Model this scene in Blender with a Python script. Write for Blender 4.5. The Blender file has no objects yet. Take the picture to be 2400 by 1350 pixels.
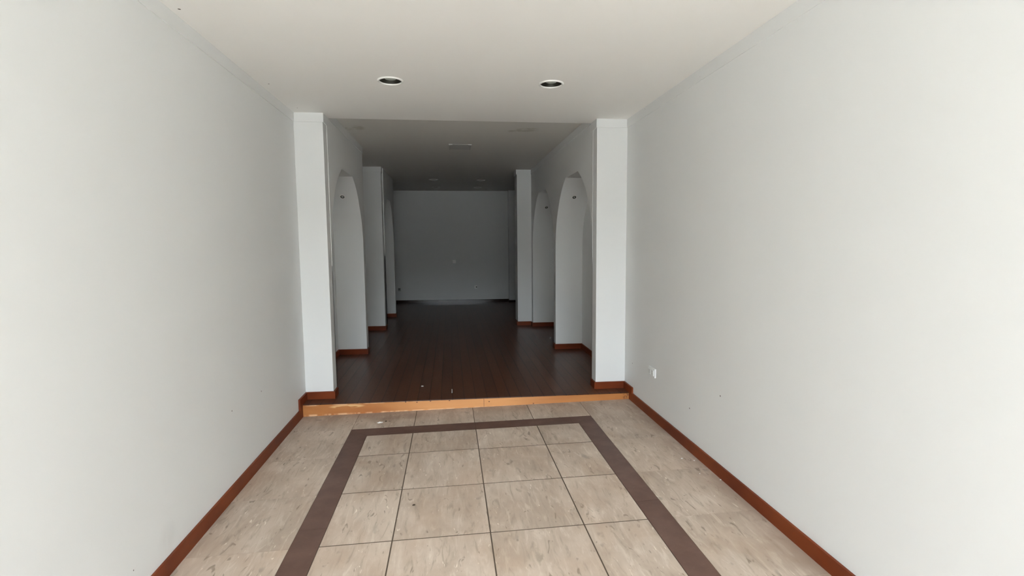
import bpy, bmesh, math, random
from mathutils import Vector, Matrix

random.seed(4)
C = bpy.context.scene.collection
SC = bpy.context.scene

# ------------------------------------------------------------------ dimensions (metres)
Y0 = -2.0                       # open shopfront
XL, XR = -1.3195, 1.6692        # side walls of the front room
YS = 4.5496                     # step
YP, YPB = 4.70, 4.83            # first pillars
AL, AR = -1.072, 1.376          # faces of the arcade walls
NL, NR = -1.424, 1.735          # backs of the niches
ZC, ZC2 = 2.632, 2.706          # front ceiling (dropped), rear ceiling
YBEAM = 4.889
YB = 12.1                       # back wall
OL, OR, OB = -2.3, 2.35, 12.3
RL, RR = -4.2, 4.2               # unseen rear room, widened so less light bounces back   # outer shell


def ft(x):                      # tiled floor, laid slightly out of level
    return 0.00785 * x


def fw(x):                      # raised timber floor
    return 0.08826 - 0.00765 * x


# ------------------------------------------------------------------ node helpers
class NT:
    def __init__(self, name):
        self.m = bpy.data.materials.new(name)
        self.m.use_nodes = True
        self.t = self.m.node_tree
        self.t.nodes.clear()
        self.out = self.n('ShaderNodeOutputMaterial')
        self.b = self.n('ShaderNodeBsdfPrincipled')
        self.t.links.new(self.b.outputs[0], self.out.inputs[0])

    def n(self, typ, **kw):
        nd = self.t.nodes.new(typ)
        for k, v in kw.items():
            setattr(nd, k, v)
        return nd

    def put(self, sock, v):
        if hasattr(v, 'is_output') or isinstance(v, bpy.types.NodeSocket):
            self.t.links.new(v, sock)
        elif isinstance(v, (tuple, list)) and len(v) == 3 and sock.type == 'RGBA':
            sock.default_value = (*v, 1)
        else:
            sock.default_value = v

    def math(self, op, a, b=0.0, clamp=False):
        nd = self.n('ShaderNodeMath', operation=op, use_clamp=clamp)
        self.put(nd.inputs[0], a)
        self.put(nd.inputs[1], b)
        return nd.outputs[0]

    def pos(self):
        return self.n('ShaderNodeNewGeometry').outputs['Position']

    def mapv(self, v, scale=(1, 1, 1), loc=(0, 0, 0)):
        nd = self.n('ShaderNodeMapping')
        self.put(nd.inputs['Vector'], v)
        nd.inputs['Scale'].default_value = scale
        self.put(nd.inputs['Location'], loc)
        return nd.outputs[0]

    def noise(self, v, scale=1.0, detail=4.0, rough=0.5, dist=0.0):
        nd = self.n('ShaderNodeTexNoise')
        self.put(nd.inputs['Vector'], v)
        nd.inputs['Scale'].default_value = scale
        nd.inputs['Detail'].default_value = detail
        nd.inputs['Roughness'].default_value = rough
        nd.inputs['Distortion'].default_value = dist
        return nd.outputs['Fac']

    def ramp(self, f, lo, hi, a=0.0, b=1.0):
        nd = self.n('ShaderNodeMapRange', interpolation_type='SMOOTHSTEP')
        self.put(nd.inputs['Value'], f)
        nd.inputs['From Min'].default_value = lo
        nd.inputs['From Max'].default_value = hi
        nd.inputs['To Min'].default_value = a
        nd.inputs['To Max'].default_value = b
        return nd.outputs[0]

    def mix(self, f, a, b, mode='MIX'):
        nd = self.n('ShaderNodeMix', data_type='RGBA', blend_type=mode)
        self.put(nd.inputs['Factor'], f)
        self.put(nd.inputs['A'] if False else nd.inputs[6], a)
        self.put(nd.inputs[7], b)
        return nd.outputs[2]

    def near(self, v, p, r, soft=0.3, stretch=(1, 1, 1)):
        """1 inside a spot of radius r about p"""
        sub = self.n('ShaderNodeVectorMath', operation='SUBTRACT')
        self.put(sub.inputs[0], v)
        sub.inputs[1].default_value = p
        mul = self.n('ShaderNodeVectorMath', operation='MULTIPLY')
        self.t.links.new(sub.outputs[0], mul.inputs[0])
        mul.inputs[1].default_value = stretch
        ln = self.n('ShaderNodeVectorMath', operation='LENGTH')
        self.t.links.new(mul.outputs[0], ln.inputs[0])
        return self.ramp(ln.outputs['Value'], r * (1 - soft), r, 1.0, 0.0)

    def bump(self, h, strength=0.2, dist=0.002):
        nd = self.n('ShaderNodeBump')
        nd.inputs['Strength'].default_value = strength
        nd.inputs['Distance'].default_value = dist
        self.put(nd.inputs['Height'], h)
        self.t.links.new(nd.outputs[0], self.b.inputs['Normal'])

    def set(self, **kw):
        for k, v in kw.items():
            self.put(self.b.inputs[k.replace('_', ' ')], v)
        return self.m


def simple(name, col, rough=0.5, metal=0.0, coat=0.0, noise=0.06):
    k = NT(name)
    f = k.noise(k.pos(), 35.0, 3.0)
    c = k.mix(f, tuple(x * (1 - noise) for x in col), tuple(min(1, x * (1 + noise)) for x in col))
    return k.set(Base_Color=c, Roughness=rough, Metallic=metal, Coat_Weight=coat)


# ------------------------------------------------------------------ materials
def make_wall_paint():
    k = NT('white wall paint')
    p = k.pos()
    big = k.noise(p, 0.9, 3.0)
    col = k.mix(big, (0.722, 0.737, 0.738), (0.757, 0.770, 0.768))
    holes = [(XR, 4.49, .367, .006), (XR, 3.348, .313, .007), (XR, 2.944, .526, .007), (XR, 4.258, 2.615, .007), (XR, 3.30, 2.579, .006),
             (XL, 3.644, .484, .006), (XL, 3.165, .504, .006), (XL, 2.16, .167, .004)]
    dots = None
    for x, y, z, r in holes:                                  # old screw holes
        d = k.near(p, (x, y, z), r, 0.5)
        dots = d if dots is None else k.math('MAXIMUM', dots, d)
    col = k.mix(dots, col, (0.10, 0.09, 0.08))
    sm = k.math('MULTIPLY', k.near(p, (XL, 2.42, .16), .10, 0.9), k.noise(k.mapv(p, (1, 14, 5)), 2.0, 3.0))
    col = k.mix(k.math('MULTIPLY', sm, 0.35), col, (0.5, 0.5, 0.5))
    k.bump(k.noise(p, 130.0, 3.0), 0.06, 0.001)
    return k.set(Base_Color=col, Roughness=0.62)


def make_ceiling_paint(name, c1, c2):
    k = NT(name)
    p = k.pos()
    big = k.noise(p, 0.8, 3.0)
    col = k.mix(big, c1, c2)
    dots = None
    for x, y, z, r in [(-1.271, 2.735, ZC, .009), (-1.25, 3.898, ZC, .007), (-1.24, 4.547, ZC, .006)]:
        d = k.near(p, (x, y, z), r, 0.5)
        dots = d if dots is None else k.math('MAXIMUM', dots, d)
    col = k.mix(dots, col, (0.10, 0.09, 0.08))
    st = None                                                # damp stains on the rear ceiling
    for x, y, r, s in [(-.925, 5.60, .085, (1.0, .62, 1)), (-1.045, 5.66, .07, (.9, .8, 1)), (.70, 5.64, .062, (.9, .8, 1)), (.865, 5.55, .10, (.75, .8, 1)), (.81, 5.58, .09, (.8, .8, 1))]:
        d = k.near(p, (x, y, ZC2), r, 0.55, s)
        st = d if st is None else k.math('MAXIMUM', st, d)
    st = k.math('MULTIPLY', st, k.ramp(k.noise(p, 14.0, 3.0), .30, .62))
    col = k.mix(k.math('MULTIPLY', st, 0.55), col, (0.42, 0.40, 0.32))
    k.bump(k.noise(p, 110.0, 3.0), 0.05, 0.001)
    return k.set(Base_Color=col, Roughness=0.65)


def make_tile():
    k = NT('beige stone tile')
    at = k.n('ShaderNodeAttribute', attribute_name='tile_tone', attribute_type='GEOMETRY')
    rnd = at.outputs['Vector']
    off = k.n('ShaderNodeVectorMath', operation='SCALE')
    k.put(off.inputs[0], rnd)
    off.inputs['Scale'].default_value = 13.0
    add = k.n('ShaderNodeVectorMath', operation='ADD')
    k.put(add.inputs[0], k.pos())
    k.put(add.inputs[1], off.outputs[0])
    p = add.outputs[0]
    cloud = k.noise(k.mapv(p, (3.2, 1.5, 1)), 1.6, 4.0, 0.55, 0.5)
    base = k.mix(k.ramp(cloud, .3, .72), (0.420, 0.328, 0.255), (0.565, 0.458, 0.367))
    streak = k.noise(k.mapv(p, (30, 5.5, 1)), 1.0, 6.0, 0.62, 0.8)
    base = k.mix(k.ramp(streak, .50, .74, 0, .60), base, (0.68, 0.585, 0.485))
    base = k.mix(k.ramp(streak, .47, .28, 0, .80), base, (0.320, 0.255, 0.190))
    fl = k.noise(k.mapv(p, (26, 9, 1), (3.1, 1.7, 0)), 1.0, 2.0, 0.5, 1.2)
    base = k.mix(k.ramp(fl, .645, .74, 0, .72), base, (0.195, 0.150, 0.105))
    fl2 = k.noise(k.mapv(p, (46, 12, 1), (9.1, 4.7, 0)), 1.0, 2.0, 0.5, 0.8)
    base = k.mix(k.ramp(fl2, .68, .78, 0, .8), base, (0.84, 0.76, 0.64))
    knot = k.noise(k.mapv(p, (15, 8, 1), (5.1, 2.7, 0)), 1.0, 1.0, 0.4, 0.6)
    base = k.mix(k.ramp(knot, .70, .80, 0, .5), base, (0.23, 0.195, 0.15))
    # worn brown dirt, worked in along the walls and in front of the step
    w = k.pos()
    dirt = k.noise(k.mapv(w, (1.5, 1.1, 1)), 2.3, 4.0, 0.6, 0.4)
    base = k.mix(k.ramp(dirt, .42, .70, 0, .48), base, (0.40, 0.280, 0.195))
    stain = k.math('MULTIPLY', k.near(w, (-.45, 4.40, 0), .36, 0.75, (1, 2.2, 0)), k.ramp(k.noise(w, 6.0, 3.0), .35, .6))
    base = k.mix(k.math('MULTIPLY', stain, .6), base, (0.27, 0.185, 0.135))
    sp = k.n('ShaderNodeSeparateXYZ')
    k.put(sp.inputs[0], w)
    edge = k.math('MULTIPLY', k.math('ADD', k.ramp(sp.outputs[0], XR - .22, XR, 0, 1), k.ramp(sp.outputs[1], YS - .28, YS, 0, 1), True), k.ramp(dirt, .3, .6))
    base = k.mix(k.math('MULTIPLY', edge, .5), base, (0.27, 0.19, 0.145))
    tone = k.n('ShaderNodeSeparateXYZ')
    k.put(tone.inputs[0], rnd)
    br = k.ramp(tone.outputs[0], 0, 1, .94, 1.04)
    hsv = k.n('ShaderNodeHueSaturation')
    hsv.inputs['Saturation'].default_value = 0.95
    k.put(hsv.inputs['Value'], br)
    k.put(hsv.inputs['Color'], base)
    k.bump(streak, 0.10, 0.002)
    return k.set(Base_Color=hsv.outputs[0], Roughness=0.55, Specular_IOR_Level=0.35)


def make_band():
    k = NT('brown border tile')
    p = k.pos()
    n = k.noise(p, 7.0, 5.0, .6)
    col = k.mix(k.ramp(n, .3, .75), (0.100, 0.051, 0.037), (0.140, 0.077, 0.058))
    dust = k.noise(k.mapv(p, (40, 40, 1)), 1.0, 5.0, .7)
    col = k.mix(k.ramp(dust, .58, .8, 0, .35), col, (0.27, 0.20, 0.165))
    return k.set(Base_Color=col, Roughness=0.48)


def make_planks():
    k = NT('dark varnished floorboards')
    p = k.pos()
    br = k.n('ShaderNodeTexBrick')
    rot = k.n('ShaderNodeVectorRotate', rotation_type='Z_AXIS')
    k.put(rot.inputs['Vector'], p)
    rot.inputs['Angle'].default_value = math.pi / 2
    k.put(br.inputs['Vector'], rot.outputs[0])
    br.offset = 0.37
    br.inputs['Scale'].default_value = 1.0
    br.inputs['Brick Width'].default_value = 4.3
    br.inputs['Row Height'].default_value = 0.105
    br.inputs['Mortar Size'].default_value = 0.0035
    br.inputs['Mortar Smooth'].default_value = 0.2
    br.inputs['Color1'].default_value = (0.074, 0.0265, 0.0125, 1)
    br.inputs['Color2'].default_value = (0.100, 0.037, 0.0175, 1)
    br.inputs['Mortar'].default_value = (0.006, 0.004, 0.003, 1)
    grain = k.noise(k.mapv(p, (38, 2.2, 1)), 1.0, 6.0, .65, 0.0)
    col = k.mix(k.ramp(grain, .35, .75, 0, .28), br.outputs['Color'], (0.030, 0.012, 0.008))
    wear = k.noise(k.mapv(p, (1.6, 1.0, 1)), 1.3, 1.0, .4)
    col = k.mix(k.ramp(wear, .3, .8, 0, .30), col, (0.105, 0.044, 0.023))
    h = k.math('SUBTRACT', k.math('MULTIPLY', grain, .08), br.outputs['Fac'])
    k.bump(h, 0.15, 0.002)
    rough = k.ramp(k.noise(p, 60.0, 2.0), .3, .7, .285, .315)
    return k.set(Base_Color=col, Roughness=rough, Coat_Weight=0.0, Specular_IOR_Level=0.18)


def make_mahogany():
    k = NT('red mahogany varnish')
    p = k.pos()
    g = k.noise(k.mapv(p, (2.5, 2.5, 38)), 1.0, 5.0, .6, .8)
    b = k.noise(p, 2.4, 3.0, .5)
    col = k.mix(k.ramp(b, .3, .7), (0.128, 0.0235, 0.0070), (0.198, 0.042, 0.0105))
    col = k.mix(k.ramp(g, .5, .8, 0, .5), col, (0.085, 0.022, 0.011))
    k.bump(g, 0.08, 0.001)
    return k.set(Base_Color=col, Roughness=0.40, Specular_IOR_Level=0.20)


def make_riser():
    k = NT('orange varnished step board')
    p = k.pos()
    g = k.noise(k.mapv(p, (2.2, 2.2, 60)), 1.0, 5.0, .6, .6)
    b = k.noise(k.mapv(p, (1.4, 1, 4)), 1.6, 3.0, .5)
    sp = k.n('ShaderNodeSeparateXYZ')
    k.put(sp.inputs[0], p)
    x = sp.outputs[0]
    col = k.mix(k.ramp(b, .3, .7), (0.385, 0.135, 0.033), (0.470, 0.190, 0.052))
    mid = k.math('MULTIPLY', k.ramp(x, -.75, -.1), k.ramp(x, 1.25, .35))      # paler towards the middle
    col = k.mix(k.math('MULTIPLY', mid, .62), col, (0.74, 0.365, 0.140))
    col = k.mix(k.ramp(g, .52, .8, 0, .5), col, (0.36, 0.135, 0.042))
    chip = k.math('MULTIPLY', k.near(p, (-.93, YS, .066), .17, 0.35, (1, 0, 9.0)), k.ramp(k.noise(k.mapv(p, (9, 9, 60)), 1.0, 3.0), .42, .55))
    col = k.mix(k.math('MULTIPLY', chip, .8), col, (0.72, 0.45, 0.20))
    rim = k.math('MULTIPLY', k.ramp(k.noise(k.mapv(p, (11, 11, 3)), 1.0, 4.0), .42, .6), k.math('ADD', k.ramp(sp.outputs[2], .079, .084), k.ramp(sp.outputs[2], .010, .003), True))
    col = k.mix(k.math('MULTIPLY', rim, .75), col, (0.80, 0.52, 0.31))
    dots = None
    for a, z in [(-.32, .074), (-.03, .076), (.33, .05), (-.42, .08), (.74, .012), (-.2, .079)]:
        d = k.near(p, (a, YS, z), .0075, .5, (.8, 0, 1.3))
        dots = d if dots is None else k.math('MAXIMUM', dots, d)
    joint = k.ramp(k.math('ABSOLUTE', k.math('SUBTRACT', x, .282)), .0012, .0030, 1, 0)
    corner = k.math('MULTIPLY', k.near(p, (1.63, YS, .04), .05, .6), k.ramp(k.noise(p, 60.0, 3.0), .4, .6))
    col = k.mix(k.math('MAXIMUM', dots, k.math('MULTIPLY', k.math('MAXIMUM', joint, corner), .75)), col, (0.13, 0.045, 0.02))
    k.bump(g, 0.1, 0.001)
    return k.set(Base_Color=col, Roughness=0.42)


def make_pavement():
    k = NT('grey pavement')
    p = k.pos()
    n = k.noise(p, 3.0, 5.0)
    return k.set(Base_Color=k.mix(n, (0.53, 0.515, 0.485), (0.65, 0.635, 0.60)), Roughness=0.85)


M_wall = make_wall_paint()
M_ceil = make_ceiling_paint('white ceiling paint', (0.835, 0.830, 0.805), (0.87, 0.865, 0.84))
M_ceil2 = make_ceiling_paint('shade-darkened ceiling paint', (0.66, 0.65, 0.61), (0.71, 0.70, 0.66))  # passage shade put into the colour: darker, yellower than the front ceiling
M_tile = make_tile()
M_band = make_band()
M_grout = simple('dark grout', (0.105, 0.074, 0.050), 0.9)
M_plank = make_planks()
M_mah = make_mahogany()
M_riser = make_riser()
M_darkwood = simple('dark glossy wood', (0.035, 0.018, 0.012), 0.16, coat=0.3)
M_pave = make_pavement()
M_blocker = simple('dark daylight blocker', (0.13, 0.135, 0.13), 0.8)  # for the unseen daylight blockers added outside
M_road = simple('dark asphalt', (0.11, 0.11, 0.11), 0.85)
M_white = simple('white plastic', (0.92, 0.92, 0.90), 0.28, noise=0.02)
M_rim = simple('white enamelled rim', (0.90, 0.90, 0.87), 0.25, noise=0.02)
M_refl = simple('dark mirror reflector', (0.075, 0.072, 0.060), 0.30, 0.6)
M_glass = simple('grey frosted glass', (0.36, 0.385, 0.35), 0.45)
M_black = simple('black socket cavity', (0.012, 0.012, 0.012), 0.5)
M_plate = simple('painted plastic', (0.72, 0.735, 0.735), 0.4, noise=0.02)
M_slot = simple('dark grey slot', (0.12, 0.12, 0.12), 0.5)
M_dim = simple('grey plastic', (0.36, 0.36, 0.35), 0.5)
M_hatch = simple('grey painted hatch', (0.52, 0.52, 0.50), 0.6)
M_metal = simple('bright zinc clip', (0.70, 0.70, 0.68), 0.4)
M_paper = simple('white paper', (0.85, 0.84, 0.82), 0.8)
M_leaf = simple('dry brown leaf', (0.055, 0.036, 0.022), 0.8)


# ------------------------------------------------------------------ mesh helpers
def finish(name, bm, mats, parent=None, loc=None, smooth=None):
    bm.normal_update()
    me = bpy.data.meshes.new(name)
    bm.to_mesh(me)
    bm.free()
    for m in (mats if isinstance(mats, (list, tuple)) else [mats]):
        me.materials.append(m)
    if smooth is not None:
        me.shade_smooth()
        me.set_sharp_from_angle(angle=math.radians(smooth))
    o = bpy.data.objects.new(name, me)
    C.objects.link(o)
    if parent:
        o.parent = parent
    if loc is not None:
        o.location = loc
    return o


def box(bm, x0, x1, y0, y1, z0, z1, mat=0):
    """z0 / z1 may be functions of x"""
    f0 = z0 if callable(z0) else (lambda x: z0)
    f1 = z1 if callable(z1) else (lambda x: z1)
    v = [bm.verts.new((x, y, f(x))) for f in (f0, f1) for x, y in ((x0, y0), (x1, y0), (x1, y1), (x0, y1))]
    fs = [(3, 2, 1, 0), (4, 5, 6, 7), (0, 1, 5, 4), (1, 2, 6, 5), (2, 3, 7, 6), (3, 0, 4, 7)]
    out = []
    for f in fs:
        fc = bm.faces.new([v[i] for i in f])
        fc.material_index = mat
        out.append(fc)
    return out


def bev(bm, edges, w, seg=2):
    bmesh.ops.bevel(bm, geom=edges, offset=w, segments=seg, affect='EDGES', profile=0.6)


def structure(name, bm, mats, label=None, smooth=None):
    o = finish(name, bm, mats, smooth=smooth)
    o['kind'] = 'structure'
    if label:
        o['label'] = label
    return o


def boxes(name, mats, *bs, label=None):
    bm = bmesh.new()
    for b in bs:
        box(bm, *b)
    return structure(name, bm, mats, label)


def thing(name, label, cat, loc, group=None):
    o = bpy.data.objects.new(name, None)
    o.empty_display_size = 0.05
    C.objects.link(o)
    o.location = loc
    o['label'] = label
    o['category'] = cat
    if group:
        o['group'] = group
    return o


def tag(o, label, cat, group=None):
    o['label'] = label
    o['category'] = cat
    if group:
        o['group'] = group
    return o


def copy_tree(root):
    r = root.copy()
    C.objects.link(r)
    for ch in root.children:
        c = ch.copy()
        C.objects.link(c)
        c.parent = r
        for g in ch.children:
            d = g.copy()
            C.objects.link(d)
            d.parent = c
    return r


def lathe(bm, prof, seg=48, axis='Z'):
    rings = []
    for r, z in prof:
        if r < 1e-6:
            rings.append([bm.verts.new((0, 0, z))])
        else:
            rings.append([bm.verts.new((r * math.cos(2 * math.pi * i / seg), r * math.sin(2 * math.pi * i / seg), z)) for i in range(seg)])
    for a, b in zip(rings, rings[1:]):
        for i in range(seg):
            j = (i + 1) % seg
            if len(a) == 1 and len(b) == 1:
                continue
            if len(a) == 1:
                bm.faces.new((a[0], b[j], b[i]))
            elif len(b) == 1:
                bm.faces.new((a[i], a[j], b[0]))
            else:
                bm.faces.new((a[i], a[j], b[j], b[i]))
    bmesh.ops.recalc_face_normals(bm, faces=bm.faces)


# ------------------------------------------------------------------ room shell
# front room side walls
boxes('wall_left', M_wall, (OL, XL, Y0, YP, -.12, 2.80), label='plain white left wall of the front room')
boxes('wall_right', M_wall, (XR, OR, Y0, YP, -.12, 2.80), label='plain white right wall of the front room with a socket')
# first pair of pillars
boxes('pillar', M_wall, (OL, AL - .004, YP, YPB, -.12, 2.80), label='white pillar at the left end of the step')
boxes('pillar', M_wall, (AR + .002, OR, YP, YPB, -.12, 2.80), label='white pillar at the right end of the step')

# arches -------------------------------------------------------------
HALF = [(.87, 1.30), (.865, 1.45), (.852, 1.58), (.80, 1.755), (.71, 1.90), (.60, 2.04), (.46, 2.155), (.29, 2.252)]


def catmull(pts, n=5):
    out = []
    P = [pts[0]] + pts + [pts[-1]]
    for i in range(1, len(P) - 2):
        p0, p1, p2, p3 = P[i - 1], P[i], P[i + 1], P[i + 2]
        for s in range(n):
            t = s / n
            out.append(tuple(.5 * ((2 * b) + (c - a) * t + (2 * a - 5 * b + 4 * c - d) * t * t + (3 * b - a - 3 * c + d) * t ** 3)
                             for a, b, c, d in zip(p0, p1, p2, p3)))
    out.append(pts[-1])
    return out


CURVE = catmull(HALF)


def arch(yc, hw):
    """points from the near jamb over the top to the far jamb"""
    k = hw / .87
    near = [(yc - d * k, z) for d, z in CURVE]
    far = [(yc + d * k, z) for d, z in reversed(CURVE)]
    return [(yc - hw, -.1)] + near + far + [(yc + hw, -.1)]


def arcade(name, xface, xback, xout, y0, y1, arches, label):
    out = [(y0, -.1)]
    for yc, hw in arches:
        out += arch(yc, hw)
    out += [(y1, -.1), (y1, ZC2 + .05), (y0, ZC2 + .05)]
    bm = bmesh.new()
    a = [bm.verts.new((xface, y, z)) for y, z in out]
    b = [bm.verts.new((xback, y, z)) for y, z in out]
    n = len(out)
    bm.faces.new(a)
    bm.faces.new(list(reversed(b)))
    for i in range(n):
        j = (i + 1) % n
        bm.faces.new((a[j], a[i], b[i], b[j]))
    bmesh.ops.recalc_face_normals(bm, faces=bm.faces)
    lo, hi = min(xback, xout), max(xback, xout)
    box(bm, lo, hi, y0, y1, -.1, ZC2 + .05)
    return structure(name, bm, M_wall, label, smooth=14)


ARCH1, ARCH2R, ARCH2L = (5.70, .87), (7.55, .87), (9.185, .665)
arcade('wall_left_arcade', AL, NL, NL - .12, YPB, 6.70, [ARCH1], 'white wall with an arched niche behind the left pillar')
arcade('wall_right_arcade', AR, NR, NR + .12, YPB, 8.56, [ARCH1, ARCH2R], 'white wall with two arched niches behind the right pillar')
boxes('pillar', M_wall, (NL - .12, -1.062, 8.37, 8.52, -.1, 2.76), label='far left pillar in the dark passage')
arcade('wall_left_arcade_rear', -1.048, NL, NL - .12, 8.52, 9.96, [ARCH2L], 'far left wall with the last arched niche')
boxes('pillar', M_wall, (1.135, OR, 8.56, 8.86, -.1, 2.76), label='far right pillar standing out into the dark passage')
# recess between the left arches, rear room
boxes('wall_left_recess', M_wall, (OL, OL + .10, YPB, 9.86, -.1, 2.80), (RL, NL - .12, 9.86, 9.96, -.1, 2.80), (RL, RL + .1, 9.96, OB, -.1, 2.80), (OL + .1, NL - .12, 6.55, 6.70, -.1, 2.76), (OL + .1, NL - .12, 8.37, 8.52, -.1, 2.76))
boxes('wall_right_rear', M_wall, (OR - .10, OR, YPB, 8.56, -.1, 2.80), (OR, RR, 8.70, 8.86, -.1, 2.80), (RR - .1, RR, 8.86, OB, -.1, 2.80))
boxes('wall_back', M_wall, (RL, RR, YB, OB, -.1, 2.80), label='grey-shadowed back wall at the end of the passage')
boxes('wall_back_pier', M_wall, (1.385, RR - .1, 11.95, YB, -.1, 2.76), label='dark projecting pier at the right of the back wall')


# ceilings (with the holes for the recessed lights) -------------------
LIGHT_R = 0.0755
FRONT_LIGHTS = [(-.389, 3.745), (.747, 3.712)]
REAR_LIGHTS = [(-.287, 9.96), (.624, 10.01), (-.271, 11.30), (.630, 11.31)]


def ceiling(name, x0, x1, y0, y1, z0, z1, holes, label, M_ceil):
    bm = bmesh.new()
    box(bm, x0, x1, y0, y1, z0, z1)
    o = finish(name, bm, M_ceil)
    for i, (hx, hy) in enumerate(holes):
        cb = bmesh.new()
        bmesh.ops.create_cone(cb, cap_ends=True, segments=48, radius1=LIGHT_R, radius2=LIGHT_R, depth=.12,
                              matrix=Matrix.Translation((hx, hy, z0 + .02)))
        c = finish('cutter', cb, M_ceil)
        md = o.modifiers.new('hole', 'BOOLEAN')
        md.operation = 'DIFFERENCE'
        md.object = c
        md.solver = 'EXACT'
    dg = bpy.context.evaluated_depsgraph_get()
    me = bpy.data.meshes.new_from_object(o.evaluated_get(dg))
    cut = [m.object for m in o.modifiers]
    o.modifiers.clear()
    o.data = me
    for c in cut:
        bpy.data.objects.remove(c)
    o['kind'] = 'structure'
    o['label'] = label
    return o


ceiling('ceiling', XL - .1, XR + .1, Y0, YBEAM, ZC, ZC2, FRONT_LIGHTS, 'lowered white ceiling of the front room', M_ceil)
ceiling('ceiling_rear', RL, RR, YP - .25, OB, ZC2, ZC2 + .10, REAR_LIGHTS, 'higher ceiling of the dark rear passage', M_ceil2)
boxes('roof', M_ceil, (RL, RR, Y0, OB, ZC2 + .16, ZC2 + .24))
boxes('wall_front_shade_lintel', M_wall, (OL, OR, Y0 - .12, Y0, ZC - .10, ZC2 + .24))  # unseen lintel drop, added to trim daylight on the upper walls

# white coving strips under the ceilings -----------------------------
T = .007


def coving(name, *bs):
    boxes(name, M_wall, *bs)


coving('trim_1', (XL, XL + .0045, Y0, YP, ZC - .078, ZC))
coving('trim_2', (XR - .0045, XR, Y0, YP, ZC - .078, ZC))
coving('trim_3', (XL + T, AL - .004 + T, YP - T, YP, ZC - .078, ZC), (AL - .004, AL - .004 + T, YP, YBEAM - .002, ZC - .078, ZC))
coving('trim_4', (AR + .002 - T, XR - T, YP - T, YP, ZC - .078, ZC), (AR + .002 - T, AR + .002, YP, YBEAM - .002, ZC - .078, ZC))
coving('trim_5', (AL, AL + T, YBEAM, 6.70 + T, ZC2 - .078, ZC2), (NL - .12, AL, 6.70, 6.70 + T, ZC2 - .078, ZC2))
coving('trim_6', (AR - T, AR, YBEAM, 8.56, ZC2 - .078, ZC2))
coving('trim_7', (NL - .12, -1.062 + T, 8.37 - T, 8.37, ZC2 - .078, ZC2), (-1.062, -1.062 + T, 8.37, 8.52, ZC2 - .078, ZC2))
coving('trim_8', (1.135 - .014, AR - T, 8.56 - T, 8.56, ZC2 - .078, ZC2), (1.135 - .014, 1.135, 8.56, 8.86, ZC2 - .078, ZC2))
coving('trim_9', (RL + .1, 1.385, YB - T, YB, ZC2 - .06, ZC2))

# ------------------------------------------------------------------ floors
bm = bmesh.new()
tone = bm.loops.layers.float_color.new('tile_tone')


def tile(x0, x1, y0, y1, gx, gy, mat):
    c = (random.random(), random.random(), random.random(), 1)
    for f in box(bm, x0 + gx, x1 - gx, y0 + gy, y1 - gy, lambda x: ft(x) - .006, ft, mat):
        if max(gx, gy) > .0015 and abs(f.calc_center_median().z - ft(f.calc_center_median().x)) > 1e-4:
            f.material_index = 2
        for l in f.loops:
            l[tone] = c


box(bm, XL - .1, XR + .1, Y0 - .02, YS + .05, lambda x: ft(x) - .12, lambda x: ft(x) - .0028, 2)
XA, XBc, XCc = -.3188, .1808, .6786
XLo, XLi, XRi, XRo = -.8221, -.6783, 1.0319, 1.1745
Yo, Yi = 4.1479, 3.990
ROWS = [Yi, 3.600, 3.054, 2.511, 1.967, 1.423, .879, .335, -.209, -.753, -1.297, -1.841, Y0]
cols = [XLi, XA, XBc, XCc, XRi]
for i in range(len(ROWS) - 1):
    for j in range(4):
        gx, gy = .0034, .0032
        dy = .008 if (i == 0 and j >= 2) else 0.0
        tile(cols[j], cols[j + 1], ROWS[i + 1] - (dy if i == 0 else 0), ROWS[i] - (.008 if (i == 1 and j >= 2) else 0), gx, gy, 0)
# strip between border and step
sc = [XLo, XA - .003, XBc - .003, XCc - .002, XRo]
for j in range(4):
    tile(sc[j], sc[j + 1], Yo, YS + .03, .0026, .0008, 0)
# outside the border
lrows = [YS + .03, Yo, 3.600, 3.054, 2.511, 1.967, 1.423, .879, .335, -.209, -.753, -1.297, -1.841, Y0]
for a, b in zip(lrows, lrows[1:]):
    tile(XL - .05, XLo, b, a, .0007, .0008, 0)
rrows = [YS + .03, 3.600, 3.054, 2.511, 1.967, 1.423, .879, .335, -.209, -.753, -1.297, -1.841, Y0]
for a, b in zip(rrows, rrows[1:]):
    tile(XRo, XR + .05, b, a, .0007, .0008, 0)
# brown border, mitred corners
lj = [3.600, 2.680, 1.76, .84, -.08, -1.0, Y0]
rj = [3.600, 2.700, 1.80, .90, 0.0, -.9, Y0]
for a, b in zip(lj, lj[1:]):
    tile(XLo, XLi, b, a, .0005, .0006, 1)
for a, b in zip(rj, rj[1:]):
    tile(XRi, XRo, b, a, .0005, .0006, 1)


def poly(pts, mat):
    c = (random.random(), random.random(), random.random(), 1)
    f = bm.faces.new([bm.verts.new((x, y, ft(x))) for x, y in pts])
    f.material_index = mat
    for l in f.loops:
        l[tone] = c


e = .0006
poly([(XLo + e, 3.600 + e), (XLi - e, 3.600 + e), (XLi - e, Yi), (XLo + e, Yo - 2 * e)], 1)
poly([(XRi + e, 3.600 + e), (XRo - e, 3.600 + e), (XRo - e, Yo - 2 * e), (XRi + e, Yi)], 1)
poly([(XLo + 2 * e, Yo - e), (XLi, Yi + e), (XBc - .001, Yi + e), (XBc - .001, Yo - e)], 1)
poly([(XBc + .001, Yo - e), (XBc + .001, Yi + e), (.985, Yi + e), (.985, Yo - e)], 1)
poly([(.9865, Yo - e), (.9865, Yi + e), (XRi, Yi + e), (XRo - 2 * e, Yo - e)], 1)
bmesh.ops.recalc_face_normals(bm, faces=bm.faces)
structure('floor', bm, [M_tile, M_band, M_grout], 'beige stone tile floor with a brown border')

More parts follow.
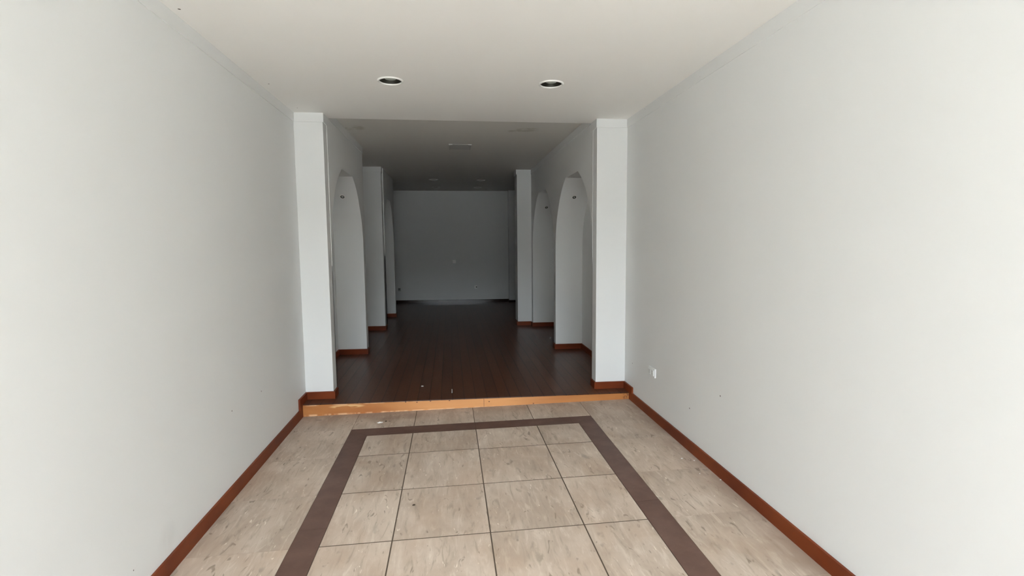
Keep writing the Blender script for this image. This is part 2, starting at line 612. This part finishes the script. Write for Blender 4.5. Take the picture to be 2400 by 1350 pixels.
bm = bmesh.new()
box(bm, RL + .05, RR - .05, YS + .003, OB - .05, lambda x: fw(x) - .08, fw)
structure('floor_rear', bm, M_plank, 'raised dark varnished timber floor of the passage')

# step riser and its nosing
bm = bmesh.new()
fs = box(bm, XL + .014, XR - .014, YS - .012, YS + .003, lambda x: ft(x) - .002, lambda x: fw(x) - .0065)
structure('trim_10', bm, M_riser, 'orange varnished board on the front of the step')
bm = bmesh.new()
box(bm, XL + .014, XR - .014, YS - .014, YS + .003, lambda x: fw(x) - .0065, lambda x: fw(x))
bev(bm, [ed for ed in bm.edges if all(abs(v.co.y - (YS - .014)) < 1e-5 and v.co.z > fw(v.co.x) - .001 for v in ed.verts)], .003)
structure('trim_11', bm, M_plank, 'dark edge of the timber floor above the step')

# ------------------------------------------------------------------ baseboards
BT = .015


def base(name, *runs, label=None, mat=None):
    bm = bmesh.new()
    for x0, x1, y0, y1, z0, z1 in runs:
        b2 = bmesh.new()
        box(b2, x0, x1, y0, y1, z0, z1)
        f1 = z1 if callable(z1) else (lambda x: z1)
        top = [ed for ed in b2.edges if all(v.co.z > f1(v.co.x) - 1e-4 for v in ed.verts)]
        bev(b2, top, .0035, 2)
        me = bpy.data.meshes.new('tmp')
        b2.to_mesh(me)
        b2.free()
        bm.from_mesh(me)
        bpy.data.meshes.remove(me)
    return structure(name, bm, mat or M_mah, label)


def bw(x):
    return fw(x) + .0676


lo = lambda x: ft(x) - .004
lw = lambda x: fw(x) - .004
base('baseboard_left', (XL - .002, XL + BT, Y0, 4.464, lo, lambda x: ft(x) + .079),
     (XL - .002, XL + BT, 4.4642, YP - .0005, lo, bw), label='mahogany baseboard along the left tiled-floor wall, stepping up at the end')
base('baseboard_right', (XR - BT, XR + .002, Y0, 4.464, lo, lambda x: ft(x) + .077),
     (XR - BT, XR + .002, 4.4642, YP - .0005, lo, bw), label='mahogany baseboard along the right tiled-floor wall, stepping up at the end')
base('baseboard_left_pillar', (XL + BT, AL - .004 + BT, YP - BT, YP + .002, lw, bw), (AL - .006, AL - .004 + BT, YP + .002, YPB - .001, lw, bw), label='mahogany baseboard around the left pillar on the step')
base('baseboard_right_pillar', (AR + .002 - BT, XR - BT, YP - BT, YP + .002, lw, bw), (AR + .002 - BT, AR + .004, YP + .002, YPB - .001, lw, bw), label='mahogany baseboard around the right pillar on the step')
base('baseboard_left_niche', (NL - .002, NL + BT, 4.83, 6.555, lw, bw), (NL - .002, AL + BT, 6.555, 6.572, lw, bw), (AL - .002, AL + BT, 6.572, 6.70, lw, bw))
base('baseboard_right_niche', (NR - BT, NR + .002, 4.83, 6.555, lw, bw), (AR - BT, NR + .002, 6.555, 6.572, lw, bw), (AR - BT, AR + .002, 6.572, 6.68, lw, bw))
base('baseboard_right_rear_niche', (NR - BT, NR + .002, 6.70, 8.405, lw, bw), (AR - BT, NR + .002, 8.405, 8.422, lw, bw), (AR - BT, AR + .002, 8.422, 8.545, lw, bw))
base('baseboard_left_far_pillar', (NL - .12, -1.062 + BT, 8.355, 8.372, lw, bw), (-1.064, -1.062 + BT, 8.372, 8.52, lw, bw))
base('baseboard_right_far_pillar', (1.135 - BT, AR - BT, 8.545, 8.562, lw, bw), (1.135 - BT, 1.137, 8.562, 8.86, lw, bw))
base('baseboard_left_rear_niche', (NL - .002, NL + BT, 8.52, 9.835, lw, bw), (NL - .002, -1.048 + BT, 9.835, 9.852, lw, bw), (-1.05, -1.048 + BT, 9.852, 9.96, lw, bw))
base('baseboard_back', (RL + .1, 1.385, YB - BT, YB + .002, lw, bw), label='dark glossy baseboard along the back wall', mat=M_darkwood)
base('baseboard_back_pier', (1.385 - BT, RR - .1, 11.95 - BT, 11.952, lw, lambda x: fw(x) + .055), mat=M_darkwood)

# ------------------------------------------------------------------ recessed ceiling lights


def downlight(name, label, loc, group):
    t = thing(name, label, 'ceiling light', loc, group)
    b = bmesh.new()
    lathe(b, [(.0755, .006), (.0755, -.003), (.0775, -.0075), (.084, -.0085), (.0895, -.005), (.0905, .0), (.0755, .0)])
    finish('trim_ring', b, M_rim, t, smooth=35)
    b = bmesh.new()
    lathe(b, [(.0750, .0), (.0735, .018), (.068, .040), (.060, .058), (.052, .068), (.044, .070), (.044, .074), (.055, .073), (.064, .062), (.072, .042), (.0753, .018), (.0753, .0)])
    finish('reflector', b, M_refl, t, smooth=40)
    b = bmesh.new()
    lathe(b, [(0, .0075), (.026, .0085), (.038, .0125), (.0425, .021), (.0435, .036), (.0435, .069), (0, .069)])
    finish('lamp_lens', b, M_glass, t, smooth=40)
    return t


d0 = downlight('recessed_downlight', 'left of the two large white-rimmed downlights in the front ceiling', (FRONT_LIGHTS[0][0], FRONT_LIGHTS[0][1], ZC), 'recessed downlights')
DL = [(FRONT_LIGHTS[1], ZC, 'right of the two large white-rimmed downlights in the front ceiling'),
      (REAR_LIGHTS[0], ZC2, 'left light of the nearer pair in the dark rear ceiling'),
      (REAR_LIGHTS[1], ZC2, 'right light of the nearer pair in the dark rear ceiling'),
      (REAR_LIGHTS[2], ZC2, 'left light of the farther pair, close above the back wall'),
      (REAR_LIGHTS[3], ZC2, 'right light of the farther pair, close above the back wall')]
for (x, y), z, lab in DL:
    c = copy_tree(d0)
    c.location = (x, y, z)
    c['label'] = lab

# small spotlights let into the soffits of the arched niches
SPOT_D, SPOT_Z = .586, 2.0517


def niche_spot(x, yc, label):
    # slope of the soffit at the lamp
    i = min(range(len(CURVE) - 1), key=lambda q: abs(CURVE[q][0] - SPOT_D))
    (d1, z1), (d2, z2) = CURVE[i - 1], CURVE[i + 1]
    tang = Vector((0, d2 - d1, z2 - z1)).normalized()
    nrm = Vector((0, tang.z, -tang.y)).normalized()
    if nrm.z > 0:
        nrm = -nrm
    zz = CURVE[i][1] + (SPOT_D - CURVE[i][0]) * (z2 - z1) / (d2 - d1)
    t = thing('niche_spotlight', label, 'spotlight', (x, yc + SPOT_D, zz), 'niche spotlights')
    t.rotation_euler = nrm.to_track_quat('Z', 'Y').to_euler()
    return t


s0 = niche_spot(-1.248, 5.70, 'small round spotlight high in the left arched niche')
b = bmesh.new()
lathe(b, [(.0235, -.004), (.0235, .004), (.027, .0065), (.033, .005), (.0345, 0), (.0345, -.004)], 32)
finish('trim_ring', b, M_rim, s0, smooth=35)
b = bmesh.new()
lathe(b, [(.0235, .0040), (.020, .0015), (.012, .0008), (0, .0008)], 32)
finish('reflector', b, M_black, s0, smooth=40)
b = bmesh.new()
lathe(b, [(.013, .0008), (.013, .003), (.009, .0045), (0, .005)], 24)
finish('lamp', b, M_glass, s0, smooth=40)
for x, yc, lab in [(1.5555, 5.70, 'small round spotlight high in the nearer right arched niche'), (1.5555, 7.55, 'small round spotlight high in the farther right arched niche')]:
    c = copy_tree(s0)
    c.location = (x, yc + SPOT_D, s0.location.z)
    c['label'] = lab

# ------------------------------------------------------------------ wall fittings


def rbox(x0, x1, y0, y1, z0, z1, w=.0015):
    b = bmesh.new()
    box(b, x0, x1, y0, y1, z0, z1)
    bev(b, list(b.edges), w, 2)
    return b


# double socket on the right wall
t = thing('power_socket', 'white double power socket low on the right wall near the pillar', 'socket', (XR, 4.012, .408))
finish('cover_plate', rbox(-.013, .001, -.066, .066, -.038, .038, .003), M_plate, t)
for s in (-1, 1):
    m = finish('socket_module', rbox(-.0195, -.0125, s * .031 - .022, s * .031 + .022, -.024, .024, .002), M_plate, t)
    for dz in (-.008, .008):
        finish('pin_hole', rbox(-.0205, -.0193, s * .031 - .003, s * .031 + .003, dz - .003, dz + .003, .0004), M_black, m)

# switch, socket and dark outlet on the back wall
t = thing('light_switch', 'white light switch in the middle of the back wall', 'switch', (.094, YB, 1.056))
finish('cover_plate', rbox(-.042, .042, -.010, .001, -.040, .040, .003), M_white, t)
finish('rocker', rbox(-.020, .020, -.017, -.009, -.026, .026, .002), M_white, t)
t = thing('wall_socket', 'small white power socket low on the back wall, right of the switch', 'socket', (.597, YB, .446))
finish('cover_plate', rbox(-.032, .032, -.010, .001, -.038, .038, .003), M_white, t)
finish('plug_hole', rbox(.002, .028, -.0125, -.0095, -.012, .012, .001), M_black, t)
finish('socket_module', rbox(-.028, -.002, -.014, -.0095, -.030, .030, .001), M_white, t)
t = thing('outlet_box', 'dark grey outlet low at the left end of the back wall', 'socket', (-1.192, YB, .42))
finish('cover_plate', rbox(-.030, .030, -.006, .001, -.036, .036, .002), M_dim, t)
finish('outlet_slot', rbox(-.018, .018, -.0085, -.0055, -.004, .020, .0008), M_slot, t)

# hatch on the rear ceiling
t = thing('ceiling_hatch', 'square grey hatch cover on the rear ceiling of the passage', 'hatch', (.152, 6.59, ZC2))
finish('cover_panel', rbox(-.138, .138, -.168, .168, -.004, .001, .001), M_hatch, t)
for s in (-1, 1):
    finish('clip', rbox(s * .118 - .022, s * .118 + .022, -.178, -.160, -.008, .001, .002), M_metal, t)
    finish('side_rail', rbox(s * .128 - .010, s * .128 + .010, -.150, .168, -.0085, -.0035, .001), M_hatch, t)

# ------------------------------------------------------------------ litter on the floors


def scrap(name, x, y, z, size, seed, mat, label, cat, up=.004):
    r = random.Random(seed)
    b = bmesh.new()
    n = 9
    top, bot = [], []
    for i in range(n):
        a = 2 * math.pi * i / n
        k = r.uniform(.55, 1.0)
        p = (size[0] * .5 * k * math.cos(a), size[1] * .5 * k * math.sin(a))
        h = r.uniform(.3, 1.0) * up
        top.append(b.verts.new((p[0], p[1], h + .0012)))
        bot.append(b.verts.new((p[0], p[1], h * .6)))
    ct = b.verts.new((0, 0, up * 1.2 + .0012))
    cb = b.verts.new((0, 0, 0))
    for i in range(n):
        j = (i + 1) % n
        b.faces.new((top[i], top[j], ct))
        b.faces.new((bot[j], bot[i], cb))
        b.faces.new((bot[i], bot[j], top[j], top[i]))
    bmesh.ops.recalc_face_normals(b, faces=b.faces)
    o = finish(name, b, mat, loc=(x, y, z))
    return tag(o, label, cat)


scrap('paper_scrap', -.607, 4.268, ft(-.607), (.062, .034), 1, M_paper, 'torn white paper scrap on the tiles in front of the step', 'paper', .008)
scrap('leaf_crumb', -.566, 4.292, ft(-.566), (.018, .022), 2, M_leaf, 'dark crumb lying beside the torn white paper scrap', 'litter', .006)
scrap('dry_leaf', -.233, 2.853, ft(-.233), (.021, .018), 3, M_leaf, 'tiny dry brown leaf in the middle of a beige tile', 'leaf', .004)
scrap('paper_scrap', -.294, 4.984, fw(-.294), (.032, .024), 4, M_paper, 'small white paper scrap on the dark timber floor', 'paper', .006)
for i, (x, y, w) in enumerate([(1.551, 3.205, .016), (1.617, 3.160, .012), (1.560, 2.969, .010), (1.647, 2.872, .013)]):
    lab = ['largest plaster flake of those on the tiles by the right baseboard', 'plaster flake on the tiles right beside the largest flake, nearer the baseboard',
           'smallest plaster flake on the tiles by the right baseboard', 'plaster flake against the right baseboard, nearest the camera'][i]
    o = scrap('plaster_flake', x, y, ft(x), (w, w * .8), 10 + i, M_paper, lab, 'flake', .003)
    o['group'] = 'plaster flakes by the right baseboard'
b = bmesh.new()
box(b, -.0035, .0035, -.06, .06, 0, .0025)
tag(finish('paper_strip', b, M_paper, loc=(-.006, 4.79, fw(0))), 'thin pale strip lying on the timber floor just behind the step', 'paper')

# ------------------------------------------------------------------ outside
bm = bmesh.new()
box(bm, -30, 30, -5.6, Y0 - .001, -.25, -.03)
structure('ground', bm, M_pave, 'pale pavement outside the shopfront')
bm = bmesh.new()
box(bm, -60, 60, -28, -5.6, -.30, -.14)
structure('ground_road', bm, M_road, 'asphalt road beyond the pavement')

bm = bmesh.new()
box(bm, -60, 60, -30, -28, -.25, 5.3)  # unseen slab, added to keep low daylight off the back wall
structure('wall_blocker_far', bm, M_blocker, 'unseen dark wall added across the street to block low daylight')
for nm, x0, x1 in (('wall_blocker_left', -4.6, -4.0), ('wall_blocker_right', 4.3, 4.9)):  # unseen side blockers, added to dim the near walls
    bm = bmesh.new()
    box(bm, x0, x1, -28, -3.0, -.25, 5.3)
    structure(nm, bm, M_blocker, 'unseen wall added outside the shopfront to block side daylight')
sun = bpy.data.lights.new('sun', 'SUN')
sun.energy = 5.0
sun.angle = math.radians(8)
sun.color = (1.0, 0.96, 0.89)
so = bpy.data.objects.new('sun', sun)
C.objects.link(so)
so.rotation_euler = (math.radians(-15), 0, 0)      # high behind the building: lights the street only

w = bpy.data.worlds.new('overcast')
SC.world = w
w.use_nodes = True
nt = w.node_tree
bg = nt.nodes['Background']
bg.inputs['Color'].default_value = (0.885, 0.975, 1.055, 1)
bg.inputs['Strength'].default_value = 4.2

# sampling guide for the sky seen through the shopfront (gives off no light itself)
pl = bpy.data.lights.new('shopfront_portal', 'AREA')
pl.shape = 'RECTANGLE'
pl.size, pl.size_y = XR - XL, ZC - .10
pl.cycles.is_portal = True
po = bpy.data.objects.new('shopfront_portal', pl)
C.objects.link(po)
po.location = ((XL + XR) / 2, Y0 - .125, (ZC - .10) / 2)
po.rotation_euler = (math.pi / 2, 0, 0)

# ------------------------------------------------------------------ camera
f, yaw, pit, rol = 1192.415, .120610, .0896752, -.00878668
F = Vector((math.sin(yaw) * math.cos(pit), math.cos(yaw) * math.cos(pit), -math.sin(pit)))
R = Vector((math.cos(yaw), -math.sin(yaw), 0))
U = R.cross(F)
R2 = R * math.cos(rol) + U * math.sin(rol)
U2 = U * math.cos(rol) - R * math.sin(rol)
cam = bpy.data.cameras.new('camera')
cam.sensor_width = 36
cam.lens = 36 * f / 2400
cam.clip_start = .05
co = bpy.data.objects.new('camera', cam)
C.objects.link(co)
m = Matrix((R2, U2, -F)).transposed().to_4x4()
m.translation = (0, 0, 1.5)
co.matrix_world = m
SC.camera = co

SC.view_settings.view_transform = 'Standard'
SC.view_settings.look = 'None'
SC.view_settings.gamma = 1
SC.view_settings.use_curve_mapping = False
SC.view_settings.exposure = 2.47
SC.cycles.use_denoising = True
SC.cycles.sample_clamp_indirect = 6.0
SC.cycles.max_bounces = 16
SC.cycles.diffuse_bounces = 12
SC.cycles.glossy_bounces = 6
